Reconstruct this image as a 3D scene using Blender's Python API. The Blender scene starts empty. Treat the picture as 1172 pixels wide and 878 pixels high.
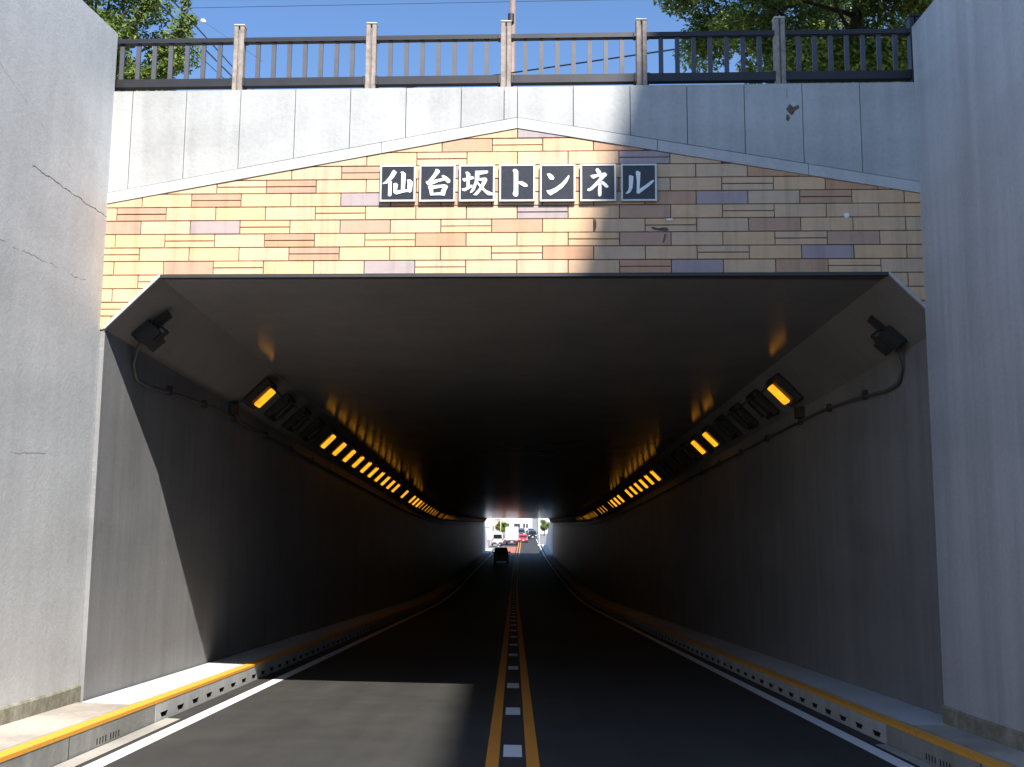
import bpy, bmesh, math, random
import numpy as np
from mathutils import Vector, Matrix

# ------------------------------------------------------------------ camera, world, sun, exposure
sc = bpy.context.scene
C = sc.collection
F_PX, CX, CY = 1150.0, 586.0, 439.0
PITCH, ROLL, YAW = math.atan(.131), math.radians(.37), math.radians(-.1653)
cam_d = bpy.data.cameras.new('camera'); cam = bpy.data.objects.new('camera', cam_d); C.objects.link(cam)
cam_d.sensor_width = 36; cam_d.lens = 36 * F_PX / 1172; cam_d.clip_end = 5000; cam_d.clip_start = .05
Mcam = Matrix.Rotation(-YAW, 4, 'Z') @ Matrix.Rotation(math.pi/2 + PITCH, 4, 'X') @ Matrix.Rotation(ROLL, 4, 'Z')
cam.matrix_world = Mcam
sc.camera = cam

SUN = Vector((-.28, .93, -1.0)).normalized()          # direction the light travels
elev = math.asin(-SUN.z)
world = bpy.data.worlds.new('World'); sc.world = world; world.use_nodes = True
wn = world.node_tree.nodes; wl = world.node_tree.links
sky = wn.new('ShaderNodeTexSky'); sky.sky_type = 'NISHITA'; sky.sun_disc = False
sky.sun_elevation = elev; sky.sun_rotation = math.atan2(-SUN.x, -SUN.y)
sky.air_density = 1.0; sky.dust_density = .0; sky.ozone_density = 7.0
wl.new(sky.outputs[0], wn['Background'].inputs[0]); wn['Background'].inputs[1].default_value = .1
sun_d = bpy.data.lights.new('sun', 'SUN'); sun_d.energy = 4.45; sun_d.angle = math.radians(.53); sun_d.color = (1, .96, .90)
sun = bpy.data.objects.new('sun', sun_d); C.objects.link(sun)
sun.rotation_euler = SUN.to_track_quat('-Z', 'Y').to_euler()
vs = sc.view_settings; vs.view_transform = 'Standard'; vs.look = 'None'; vs.gamma = 1; vs.use_curve_mapping = False
vs.exposure = 1.1

rnd = random.Random(7)

# ------------------------------------------------------------------ survey helpers (metres; camera at the origin, z up, y along the tunnel)
def ray(x, y):
    dx, dy = x - CX, y - CY
    c, s = math.cos(ROLL), math.sin(ROLL)
    ux, uy = (c*dx + s*dy)/F_PX, (-s*dx + c*dy)/F_PX
    Y = math.cos(PITCH) + uy*math.sin(PITCH); Z = math.sin(PITCH) - uy*math.cos(PITCH)
    return Vector((ux*math.cos(YAW) + Y*math.sin(YAW), -ux*math.sin(YAW) + Y*math.cos(YAW), Z))
Y0, SK = 10.1, .04                                     # portal plane: y = Y0 - SK*x
def on_portal(x, y, back=0.0):
    r = ray(x, y); t = (Y0 + back)/(r.y + SK*r.x); p = r*t
    return (p.x, p.z)
def at_depth(x, y, d):
    r = ray(x, y); return r*(d/r.y)
def py(x): return Y0 - SK*x
G = -.052
def zr(y):
    b = -1.6 + G*y
    if y > 125: return zr(125)
    if y > 64: return b + .5184 + .0432*(y - 64)
    if y > 40: return b + .0009*(y - 40)**2
    return b
def xo(y):
    if y <= 40: return 0.0
    if y > 125: return .45 + .0105*(y-125)
    return .45*((y - 40)/85)**2
CF = .012

# ------------------------------------------------------------------ materials
def nt(name):
    m = bpy.data.materials.new(name); m.use_nodes = True
    n = m.node_tree.nodes; b = n['Principled BSDF']
    return m, n, m.node_tree.links, b
def N(n, t, **kw):
    o = n.new(t)
    for k, v in kw.items(): setattr(o, k, v)
    return o
def noise(n, l, vec, scale, detail=4, rough=.55, dist=0):
    t = n.new('ShaderNodeTexNoise'); t.inputs['Scale'].default_value = scale; t.inputs['Detail'].default_value = detail
    t.inputs['Roughness'].default_value = rough; t.inputs['Distortion'].default_value = dist
    if vec is not None: l.new(vec, t.inputs['Vector'])
    return t.outputs['Fac']
def ramp(n, l, fac, stops):
    r = n.new('ShaderNodeValToRGB'); e = r.color_ramp.elements
    while len(e) < len(stops): e.new(.5)
    for i, (p, c) in enumerate(stops):
        e[i].position = p; e[i].color = (c[0], c[1], c[2], 1) if hasattr(c, '__len__') else (c, c, c, 1)
    l.new(fac, r.inputs[0]); return r.outputs[0]
def mix(n, l, fac, a, b, mode='MIX'):
    m = n.new('ShaderNodeMix'); m.data_type = 'RGBA'; m.blend_type = mode
    def put(sock, v):
        if hasattr(v, 'is_linked') or isinstance(v, bpy.types.NodeSocket): l.new(v, sock)
        elif hasattr(v, '__len__'): sock.default_value = (v[0], v[1], v[2], 1)
        else: sock.default_value = v
    put(m.inputs[0], fac); put(m.inputs[6], a); put(m.inputs[7], b)
    return m.outputs[2]
def mathn(n, l, op, a, b=None, clamp=False):
    m = n.new('ShaderNodeMath'); m.operation = op; m.use_clamp = clamp
    for i, v in enumerate((a, b)):
        if v is None: continue
        if isinstance(v, bpy.types.NodeSocket): l.new(v, m.inputs[i])
        else: m.inputs[i].default_value = v
    return m.outputs[0]
def pos(n, l, scale=(1, 1, 1)):
    g = n.new('ShaderNodeNewGeometry'); mp = n.new('ShaderNodeMapping'); mp.inputs['Scale'].default_value = scale
    l.new(g.outputs['Position'], mp.inputs['Vector']); return mp.outputs[0]
def bump(n, l, b, h, strength=.2, dist=.01):
    bp = n.new('ShaderNodeBump'); bp.inputs['Strength'].default_value = strength; bp.inputs['Distance'].default_value = dist
    l.new(h, bp.inputs['Height']); l.new(bp.outputs[0], b.inputs['Normal'])

def plain(name, col, rough=.6, metal=0, vary=.12, scale=6, spec=.5):
    m, n, l, b = nt(name)
    f = noise(n, l, pos(n, l), scale, 5)
    c = ramp(n, l, f, [(.3, [x*(1-vary) for x in col]), (.7, [min(1, x*(1+vary)) for x in col])])
    l.new(c, b.inputs['Base Color']); b.inputs['Roughness'].default_value = rough; b.inputs['Metallic'].default_value = metal
    b.inputs['Specular IOR Level'].default_value = spec
    return m

def concrete(name, col, stain=.25, streak=.25, rough=.8, bumps=.25, cracks=(), moss=None, spec=.3, scratch=False):
    """grey painted or bare concrete: blotches, vertical runs, pits, optional crack lines (y0,z0,y1,z1,width)"""
    m, n, l, b = nt(name)
    p = pos(n, l)
    blot = noise(n, l, p, .9, 6, .6)
    fine = noise(n, l, p, 24, 5, .65)
    run = noise(n, l, pos(n, l, (5.0, 5.0, .22)), 1.0, 5, .6)
    form = noise(n, l, pos(n, l, (.3, .3, 1.6)), 1.0, 2, .4)
    c0 = ramp(n, l, blot, [(.3, [x*(1-stain) for x in col]), (.55, col), (.8, [min(1, x*(1+stain*.35)) for x in col])])
    c1 = mix(n, l, streak, c0, ramp(n, l, run, [(.35, .35), (.6, 1.0)]), 'MULTIPLY')
    c2 = mix(n, l, .22, c1, ramp(n, l, fine, [(.3, .55), (.6, 1.0)]), 'MULTIPLY')
    c2 = mix(n, l, .15, c2, ramp(n, l, form, [(.4, .6), (.55, 1.0)]), 'MULTIPLY')
    pits = n.new('ShaderNodeTexVoronoi'); pits.inputs['Scale'].default_value = 3.1; l.new(p, pits.inputs['Vector'])
    pm = ramp(n, l, pits.outputs['Distance'], [(.012, 1.0), (.03, 0.0)])
    c2 = mix(n, l, mathn(n, l, 'MULTIPLY', pm, .55), c2, [x*.35 for x in col])
    h = fine
    if scratch:
        s1 = noise(n, l, pos(n, l, (1, 7, 9)), 1.0, 3, .5, 2.0)
        sm = ramp(n, l, s1, [(.485, 0.0), (.5, 1.0), (.515, 0.0)])
        big = ramp(n, l, noise(n, l, p, .7, 2), [(.52, 0.0), (.62, 1.0)])
        c2 = mix(n, l, mathn(n, l, 'MULTIPLY', mathn(n, l, 'MULTIPLY', sm, big), .3), c2, [min(1, x*1.6) for x in col])
    if cracks:
        sep = n.new('ShaderNodeSeparateXYZ'); l.new(p, sep.inputs[0])
        wob = mathn(n, l, 'MULTIPLY', mathn(n, l, 'SUBTRACT', noise(n, l, p, 3.5, 6, .7), .5), .11)
        brk = ramp(n, l, noise(n, l, p, 2.3, 4, .7), [(.42, 0.0), (.54, 1.0)])
        for (ya, za, yb, zb, w, dark) in cracks:
            s = (zb - za)/(yb - ya)
            line = mathn(n, l, 'ADD', mathn(n, l, 'MULTIPLY', mathn(n, l, 'SUBTRACT', sep.outputs[1], ya), s), za)
            dz = mathn(n, l, 'ABSOLUTE', mathn(n, l, 'ADD', mathn(n, l, 'SUBTRACT', sep.outputs[2], line), wob))
            core = mathn(n, l, 'LESS_THAN', dz, w)
            inr = mathn(n, l, 'MULTIPLY', mathn(n, l, 'GREATER_THAN', sep.outputs[1], min(ya, yb)), mathn(n, l, 'LESS_THAN', sep.outputs[1], max(ya, yb)))
            mk = mathn(n, l, 'MULTIPLY', core, inr)
            if dark < .8: mk = mathn(n, l, 'MULTIPLY', mk, brk)
            c2 = mix(n, l, mathn(n, l, 'MULTIPLY', mk, dark), c2, (.035, .032, .03))
    if moss:
        mf = ramp(n, l, noise(n, l, p, 7, 6, .7), [(.38, 0.0), (.62, 1.0)])
        c2 = mix(n, l, mathn(n, l, 'MULTIPLY', mf, .8), c2, moss)
    l.new(c2, b.inputs['Base Color']); b.inputs['Roughness'].default_value = rough
    b.inputs['Specular IOR Level'].default_value = spec
    bump(n, l, b, mathn(n, l, 'ADD', h, mathn(n, l, 'MULTIPLY', blot, 1.5)), bumps, .012)
    return m

def tile_mat(name, col, vary=.12):
    m, n, l, b = nt(name)
    oi = n.new('ShaderNodeObjectInfo')
    p = pos(n, l)
    hv = n.new('ShaderNodeHueSaturation'); hv.inputs['Color'].default_value = (*col, 1)
    l.new(mathn(n, l, 'ADD', mathn(n, l, 'MULTIPLY', oi.outputs['Random'], vary), 1 - vary/2), hv.inputs['Value'])
    l.new(mathn(n, l, 'ADD', mathn(n, l, 'MULTIPLY', oi.outputs['Random'], .22), .86), hv.inputs['Saturation'])
    f = noise(n, l, p, 9, 6, .65)
    c = mix(n, l, .22, hv.outputs[0], ramp(n, l, f, [(.3, .6), (.6, 1.0)]), 'MULTIPLY')
    run = noise(n, l, pos(n, l, (9, 9, .5)), 1.0, 4, .6)
    c = mix(n, l, .3, c, ramp(n, l, run, [(.33, .45), (.5, 1.0)]), 'MULTIPLY')
    l.new(c, b.inputs['Base Color']); b.inputs['Roughness'].default_value = .68; b.inputs['Specular IOR Level'].default_value = .3
    bump(n, l, b, noise(n, l, p, 30, 4), .25, .006)
    return m

M = {}
def lw(px, pyy):                                       # point of the left approach wall face
    r = ray(px, pyy); t = -4.31/r.x; return (r*t)
ca, cb = lw(37, 190), lw(125, 251); cc, cd = lw(-20, 265), lw(98, 322); ce, cf_ = lw(-30, 515), lw(60, 520)
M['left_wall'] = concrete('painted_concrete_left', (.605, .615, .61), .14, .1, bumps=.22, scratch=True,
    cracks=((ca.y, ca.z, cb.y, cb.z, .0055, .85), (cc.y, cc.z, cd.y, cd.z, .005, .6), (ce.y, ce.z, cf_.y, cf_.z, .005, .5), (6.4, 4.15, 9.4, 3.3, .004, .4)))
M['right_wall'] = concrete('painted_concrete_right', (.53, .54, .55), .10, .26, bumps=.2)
M['tunnel_wall'] = concrete('tunnel_wall_paint', (.285, .285, .285), .16, .22, rough=.55, bumps=.15, spec=.2, scratch=True)
M['ceiling'] = concrete('tunnel_ceiling_paint', (.26, .25, .24), .14, .08, rough=.17, bumps=.02, spec=.15)
M['haunch'] = concrete('haunch_paint', (.26, .25, .24), .14, .08, rough=.6, bumps=.1, spec=.2)
M['panel'] = concrete('parapet_concrete', (.485, .485, .475), .2, .18, bumps=.3)
M['band'] = concrete('gable_band_concrete', (.55, .55, .54), .14, .15, bumps=.25)
M['grout'] = plain('dark_grout', (.10, .08, .065), .9)
M['trim_light'] = concrete('trim_pale', (.55, .54, .52), .2, .1)
M['trim_dark'] = plain('trim_dark_and_shade', (.035, .035, .037), .5)
M['plinth'] = concrete('mossy_plinth', (.42, .40, .33), .35, .3, moss=(.17, .165, .10), bumps=.6)
M['cream'] = tile_mat('cream_tile', (.67, .45, .272), .12)
M['pink'] = tile_mat('pinkish_tile', (.54, .32, .205), .12)
M['mauve'] = tile_mat('mauve_tile', (.42, .335, .325), .10)
M['pave_out'] = concrete('rough_pavement', (.52, .46, .39), .4, .0, bumps=1.0)
M['pave_in'] = concrete('pale_pavement', (.62, .62, .60), .12, .0, bumps=.3)
M['kerb_out'] = concrete('kerb_concrete', (.36, .36, .33), .3, .3, bumps=.4)
M['kerb_in'] = concrete('kerb_painted', (.55, .55, .53), .2, .3, bumps=.3)
M['dark'] = plain('dark_recess', (.01, .01, .01), .95)
M['gutter'] = concrete('gutter_concrete', (.44, .41, .36), .3, .0, bumps=.5)
M['rail'] = plain('rail_dark_metal', (.028, .027, .03), .45, .3)
M['slat'] = plain('slat_slate_metal', (.075, .075, .088), .55, .2)
M['post'] = plain('weathered_post', (.28, .235, .20), .75, 0, .3, 14)
M['cap'] = plain('post_cap', (.50, .46, .42), .7)
M['board'] = plain('plate_black', (.022, .022, .026), .33, 0, .25, 25, .5)
M['frame'] = plain('plate_frame', (.62, .60, .57), .4, .2)
M['letter'] = plain('letter_white', (.85, .85, .85), .5)
M['housing'] = plain('lamp_housing', (.035, .034, .033), .6)
M['lens_off'] = plain('lens_unlit', (.07, .068, .065), .3)
M['conduit'] = plain('conduit_grey', (.12, .12, .125), .55, .3)
M['bark'] = plain('bark', (.075, .055, .04), .9, 0, .4, 12)
M['pole'] = plain('pole_steel', (.22, .16, .145), .6, .2)
M['cable'] = plain('cable_black', (.015, .015, .017), .6)
M['hill'] = plain('hill_ground', (.16, .15, .12), .95, 0, .4, .6)
M['far_ground'] = plain('far_ground', (.22, .21, .19), .95, 0, .3, .3)
M['rust'] = plain('rust_stain', (.11, .08, .065), .9, 0, .5, 30)
M['white_spot'] = plain('white_spot', (.8, .8, .78), .7)
def mk_lamp():
    m, n, l, b = nt('lens_amber')
    b.inputs['Base Color'].default_value = (.3, .14, .02, 1)
    w = N(n, 'ShaderNodeTexNoise'); w.inputs['Scale'].default_value = 9
    l.new(pos(n, l), w.inputs['Vector'])
    c = ramp(n, l, w.outputs['Fac'], [(.3, (1.0, .30, .008)), (.6, (1.0, .44, .018))])
    l.new(c, b.inputs['Emission Color']); b.inputs['Emission Strength'].default_value = .68
    return m
M['lens_on'] = mk_lamp()
def mk_road():
    m, n, l, b = nt('asphalt')
    p = pos(n, l)
    agg = noise(n, l, p, 160, 3, .7); mid = noise(n, l, p, 1.6, 5, .6); wheel = noise(n, l, pos(n, l, (1.7, .06, 1)), 1.0, 4, .55)
    c = ramp(n, l, mid, [(.3, (.043, .041, .037)), (.7, (.060, .057, .051))])
    c = mix(n, l, .55, c, ramp(n, l, wheel, [(.35, .55), (.65, 1.0)]), 'MULTIPLY')
    c = mix(n, l, .35, c, ramp(n, l, agg, [(.3, .3), (.65, 1.25)]), 'MULTIPLY')
    sp = ramp(n, l, noise(n, l, p, 5.5, 5, .8), [(.66, 0.0), (.72, 1.0)])
    c = mix(n, l, mathn(n, l, 'MULTIPLY', sp, .4), c, (.14, .125, .10))
    l.new(c, b.inputs['Base Color']); b.inputs['Roughness'].default_value = .75; b.inputs['Specular IOR Level'].default_value = .35
    bump(n, l, b, agg, .5, .006)
    return m
M['road'] = mk_road()
def mk_paint(name, col, wear):
    m, n, l, b = nt(name)
    p = pos(n, l)
    f = noise(n, l, p, 26, 6, .75); g = noise(n, l, p, 2.0, 3)
    w = mathn(n, l, 'MULTIPLY', ramp(n, l, mathn(n, l, 'ADD', f, mathn(n, l, 'MULTIPLY', g, .4)), [(.80, 0.0), (.92, 1.0)]), wear)
    c = mix(n, l, w, col, (.09, .085, .075))
    c = mix(n, l, .25, c, ramp(n, l, noise(n, l, p, 90, 3, .7), [(.3, .6), (.6, 1.0)]), 'MULTIPLY')
    l.new(c, b.inputs['Base Color']); b.inputs['Roughness'].default_value = .7
    bump(n, l, b, f, .2, .004)
    return m
M['white_paint'] = mk_paint('white_road_paint', (.78, .78, .76), .6)
M['yellow_paint'] = mk_paint('orange_road_paint', (.80, .29, .03), .6)
M['kerb_yellow'] = mk_paint('yellow_kerb_paint', (.88, .39, .04), .75)
M['red_paint'] = mk_paint('red_road_paint', (.45, .13, .08), .5)
def leaf_mat(name, dark, light):
    m, n, l, b = nt(name)
    g = n.new('ShaderNodeNewGeometry')
    c = ramp(n, l, g.outputs['Random Per Island'], [(0.0, dark), (.6, [(a+d)/2 for a, d in zip(dark, light)]), (1.0, light)])
    l.new(c, b.inputs['Base Color']); b.inputs['Roughness'].default_value = .5
    t = n.new('ShaderNodeBsdfTranslucent'); l.new(c, t.inputs[0])
    ms = n.new('ShaderNodeMixShader'); ms.inputs[0].default_value = .5
    l.new(b.outputs[0], ms.inputs[1]); l.new(t.outputs[0], ms.inputs[2]); l.new(ms.outputs[0], n['Material Output'].inputs[0])
    return m
M['leaf_a'] = leaf_mat('leaves_fresh', (.06, .115, .02), (.30, .37, .07))
M['leaf_b'] = leaf_mat('leaves_broad', (.05, .095, .02), (.36, .44, .10))
M['glass'] = plain('vehicle_glass', (.015, .017, .02), .08, 0, .05, 1, .6)
M['tyre'] = plain('tyre_rubber', (.015, .015, .015), .85)
M['alloy'] = plain('wheel_rim', (.45, .45, .46), .35, .7)
M['red_lens'] = plain('red_lens', (.45, .015, .012), .25)
M['clear_lens'] = plain('clear_lens', (.8, .8, .8), .2)
M['plate_white'] = plain('number_plate', (.75, .75, .72), .5)
M['bplastic'] = plain('black_plastic', (.02, .02, .02), .6)
M['tactile'] = plain('pale_wall', (.66, .64, .60), .85)
M['window_glass'] = plain('window_glass', (.05, .06, .07), .1, 0, .1, 1, .6)
M['pinkish'] = plain('pink_render', (.62, .42, .42), .8)
M['sign_yellow'] = plain('yellow_post_paint', (.75, .62, .25), .6)
def paint(name, col, rough=.3):
    m, n, l, b = nt(name)
    b.inputs['Base Color'].default_value = (*col, 1); b.inputs['Roughness'].default_value = rough
    b.inputs['Coat Weight'].default_value = .6; b.inputs['Coat Roughness'].default_value = .08
    dirt = ramp(n, l, noise(n, l, pos(n, l), 3, 5), [(.4, [x*.8 for x in col]), (.65, col)])
    l.new(dirt, b.inputs['Base Color'])
    return m

# ------------------------------------------------------------------ mesh helpers
def link(name, me, mat, parent=None):
    o = bpy.data.objects.new(name, me); C.objects.link(o)
    if mat is not None and len(me.materials) == 0: me.materials.append(M[mat] if isinstance(mat, str) else mat)
    if parent is not None: o.parent = parent
    return o
def mesh(name, verts, faces, mat, parent=None, smooth=False):
    me = bpy.data.meshes.new(name); me.from_pydata([tuple(v) for v in verts], [], faces); me.update()
    bm = bmesh.new(); bm.from_mesh(me); bmesh.ops.recalc_face_normals(bm, faces=bm.faces); bm.to_mesh(me); bm.free()
    if smooth: me.polygons.foreach_set('use_smooth', [True]*len(me.polygons))
    return link(name, me, mat, parent)
def empty(name, loc=(0, 0, 0), rz=0):
    o = bpy.data.objects.new(name, None); C.objects.link(o); o.location = loc; o.rotation_euler = (0, 0, rz); o.empty_display_size = .2
    return o
def tag(o, label=None, cat=None, group=None, kind=None):
    if label: o['label'] = label
    if cat: o['category'] = cat
    if group: o['group'] = group
    if kind: o['kind'] = kind
    return o
class MB:
    """collects shapes into one mesh"""
    def __init__(s): s.v = []; s.f = []
    def add(s, v, f):
        k = len(s.v); s.v += [tuple(p) for p in v]; s.f += [tuple(i + k for i in q) for q in f]; return s
    def box(s, x0, x1, y0, y1, z0, z1, b=0):
        if b:
            return s.bbox(x0, x1, y0, y1, z0, z1, b)
        v = [(x, y, z) for x in (x0, x1) for y in (y0, y1) for z in (z0, z1)]
        return s.add(v, [(0, 1, 3, 2), (4, 6, 7, 5), (0, 4, 5, 1), (2, 3, 7, 6), (0, 2, 6, 4), (1, 5, 7, 3)])
    def bbox(s, x0, x1, y0, y1, z0, z1, b):            # box with chamfered edges
        bm = bmesh.new(); bmesh.ops.create_cube(bm, size=1)
        for q in bm.verts:
            q.co = Vector(((x0+x1)/2 + q.co.x*(x1-x0), (y0+y1)/2 + q.co.y*(y1-y0), (z0+z1)/2 + q.co.z*(z1-z0)))
        bmesh.ops.bevel(bm, geom=list(bm.edges), offset=b, segments=1, affect='EDGES')
        bm.verts.index_update()
        s.add([q.co[:] for q in bm.verts], [[q.index for q in f.verts] for f in bm.faces]); bm.free(); return s
    def prism(s, poly, fn, d0, d1):
        """poly of 2-D points; fn(a,b,d) -> 3-D"""
        n = len(poly)
        v = [fn(a, b, d0) for a, b in poly] + [fn(a, b, d1) for a, b in poly]
        f = [tuple(range(n))[::-1], tuple(range(n, 2*n))] + [(i, (i+1) % n, n + (i+1) % n, n + i) for i in range(n)]
        return s.add(v, f)
    def tube(s, pts, r, seg=8, cap=True):
        pts = [Vector(p) for p in pts]; R = r if hasattr(r, '__len__') else [r]*len(pts)
        v = []; f = []
        for i, p in enumerate(pts):
            d = (pts[min(i+1, len(pts)-1)] - pts[max(i-1, 0)]).normalized()
            a = d.orthogonal().normalized() if i == 0 else (a - d*a.dot(d)).normalized()
            c = d.cross(a)
            v += [p + (a*math.cos(t) + c*math.sin(t))*R[i] for t in [2*math.pi*k/seg for k in range(seg)]]
        for i in range(len(pts)-1):
            for k in range(seg): f.append((i*seg+k, i*seg+(k+1) % seg, (i+1)*seg+(k+1) % seg, (i+1)*seg+k))
        if cap: f += [tuple(range(seg))[::-1], tuple(range((len(pts)-1)*seg, len(pts)*seg))]
        return s.add(v, f)
    def build(s, name, mat, parent=None, smooth=False): return mesh(name, s.v, s.f, mat, parent, smooth)

def sweep(mb, prof, ys, cross=CF, closed=True, skew_start=False):
    """carry a cross-section (x, height above the road centre) along the road line"""
    n = len(prof); v = []; f = []
    for j, y in enumerate(ys):
        for (x, h) in prof:
            yy = y - (SK*x if (skew_start and j == 0) else 0)
            v.append((x + xo(yy), yy, zr(yy) + h - cross*x))
    for j in range(len(ys)-1):
        for i in range(n if closed else n-1):
            k = (i+1) % n
            f.append((j*n+i, j*n+k, (j+1)*n+k, (j+1)*n+i))
    if closed: f += [tuple(range(n)), tuple(range((len(ys)-1)*n, len(ys)*n))[::-1]]
    return mb.add(v, f)
def yrange(a, b, step):
    n = max(1, int(round((b-a)/step))); return [a + (b-a)*i/n for i in range(n+1)]
Y_TUN = [Y0] + yrange(12, 125, 2.0)
KX = 3.6; KH = .22

# ------------------------------------------------------------------ ground, hill, road
gv = 2500
tag(mesh('ground', [(-gv, -gv, -5.6), (gv, -gv, -5.6), (gv, gv, -5.6), (-gv, gv, -5.6)], [(0, 1, 2, 3)], 'far_ground'), 'pale town ground spreading out beyond the tunnel', kind='structure')
tag(MB().box(-9, 16, 126.5, 420, -5.58, -5.12).build('forecourt', 'far_ground'), 'pale paved ground beside the street beyond the exit', kind='structure')
h = MB()
h.box(-90, -4.82, 10.75, 124.6, -9, 4.3).box(4.87, 90, 10.75, 124.6, -9, 4.3).box(-4.82, 4.87, 10.75, 124.6, 3.2, 4.3)
h.add([(x, y, z) for x in (-90, -4.72) for (y, z) in ((10.75, -9), (10.75, 4.95), (-22, 1.55), (-60, 1.4), (-60, -9))],
      [(0, 1, 2, 3, 4), (9, 8, 7, 6, 5), (0, 5, 6, 1), (1, 6, 7, 2), (2, 7, 8, 3), (3, 8, 9, 4), (4, 9, 5, 0)])
h.box(4.55, 90, -60, 10.75, -9, 4.7)
tag(h.build('hill', 'hill'), 'earth of the hill that the road tunnel passes under', kind='structure')

ys_road = yrange(-60, 40, 4) + yrange(42, 126, 2) + yrange(130, 420, 10)
road = MB(); sweep(road, [(-KX-.02, 0), (-2, 0), (0, 0), (2, 0), (KX+.02, 0), (KX+.02, -.3), (-KX-.02, -.3)], ys_road)
road = tag(road.build('road', 'road'), 'dark asphalt two lane road dipping into the tunnel', kind='structure')
def ribbon(name, x0, x1, ys, mat, parent, lift=.004, label=None):
    mb = MB(); sweep(mb, [(x0, lift), (x1, lift)], ys, closed=False); o = mb.build(name, mat, parent)
    if label: o['label'] = label
    return o
ys_mark = yrange(-40, 40, 4) + yrange(42, 126, 2) + yrange(130, 300, 10)
ribbon('edge_line', -3.38, -3.23, ys_mark, 'white_paint', road)
ribbon('edge_line', 3.27, 3.42, ys_mark, 'white_paint', road)
ribbon('centre_line', -.225, -.115, ys_mark, 'yellow_paint', road)
ribbon('centre_line', .115, .225, ys_mark, 'yellow_paint', road)
ribbon('red_surfacing', -3.1, -.4, yrange(127, 160, 8), 'red_paint', road)
dash_me = None
for i in range(-4, 45):
    yc = 9.29 + 2.53*i
    sl = math.atan((zr(yc+.3) - zr(yc-.3))/.6)
    if dash_me is None:
        o = mesh('white_dash', [(-.082, -.3, 0), (.082, -.3, 0), (.082, .3, 0), (-.082, .3, 0)], [(0, 1, 2, 3)], 'white_paint', road); dash_me = o.data
    else: o = link('white_dash', dash_me, None, road)
    o.location = (xo(yc), yc, zr(yc) + .0045); o.rotation_euler = (sl, CF, 0)
# pale concrete gutter strips outside the entrance
g1 = MB(); sweep(g1, [(-3.585, .004), (-3.585, .012), (-3.44, .006), (-3.44, .004)], yrange(-30, 10.75, 4)); g1.build('gutter_strip', 'gutter', road)
g1 = MB(); sweep(g1, [(3.585, .004), (3.585, .012), (3.47, .006), (3.47, .004)], yrange(-30, 10.0, 4)); g1.build('gutter_strip', 'gutter', road)

# pavements and kerbs
def grid_face_holes(L, H, holes):
    """front face (local y along the kerb, z up) with recessed openings; holes = (y0,y1,z0,z1,inset of lower corners)"""
    mb = MB(); ysb = [0.0]
    for hq in holes: ysb += [hq[0], hq[1]]
    ysb.append(L)
    rec = .12
    def q(a, b, c, d): mb.add([a, b, c, d], [(0, 1, 2, 3)])
    for i in range(len(ysb)-1):
        a, b = ysb[i], ysb[i+1]
        if i % 2 == 0: q((0, a, 0), (0, b, 0), (0, b, H), (0, a, H))
        else:
            _, _, z0, z1, ins = holes[i//2]
            q((0, a, 0), (0, b, 0), (0, b, z0), (0, a, z0)); q((0, a, z1), (0, b, z1), (0, b, H), (0, a, H))
            if ins:
                mb.add([(0, a, z0), (0, a+ins, z0), (0, a, z1)], [(0, 1, 2)]); mb.add([(0, b-ins, z0), (0, b, z0), (0, b, z1)], [(0, 1, 2)])
            p = [(a+ins, z0), (b-ins, z0), (b, z1), (a, z1)]
            for k in range(4):
                (ya, za), (yb, zb) = p[k], p[(k+1) % 4]
                q((0, ya, za), (0, yb, zb), (-rec, yb, zb), (-rec, ya, za))
            mb.add([(-rec, y_, z_) for y_, z_ in p], [(0, 1, 2, 3)])
    q((0, 0, H), (0, L, H), (-.16, L, H), (-.16, 0, H)); q((0, 0, 0), (-.16, 0, 0), (-.16, 0, H), (0, 0, H)); q((0, L, 0), (-.16, L, 0), (-.16, L, H), (0, L, H))
    return mb
def kerb_mesh(name, L, holes, mat):
    mb = grid_face_holes(L, KH, holes); me = bpy.data.meshes.new(name); me.from_pydata(mb.v, [], mb.f); me.update()
    bm = bmesh.new(); bm.from_mesh(me); bmesh.ops.remove_doubles(bm, verts=bm.verts, dist=.0005); bm.to_mesh(me); bm.free()
    me.materials.append(M[mat]); me.materials.append(M['dark'])
    for p in me.polygons:
        c = p.center
        if c.x < -.02 and c.z < KH-.05 and .02 < c.y < L-.02: p.material_index = 1  # opening interiors near-black: shade of deeper drain holes put into the colour
    return me
kin = kerb_mesh('kerb_block', .518, [(.14, .37, .035, .085, .045)], 'kerb_in')
kout = kerb_mesh('kerb_block', 1.992, [(.55 + .062*i + (.05 if i > 3 else 0), .55 + .062*i + .026 + (.05 if i > 3 else 0), .03, .085, 0) for i in range(8)], 'kerb_out')
YK = {-1: 10.46, 1: 10.05}
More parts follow.
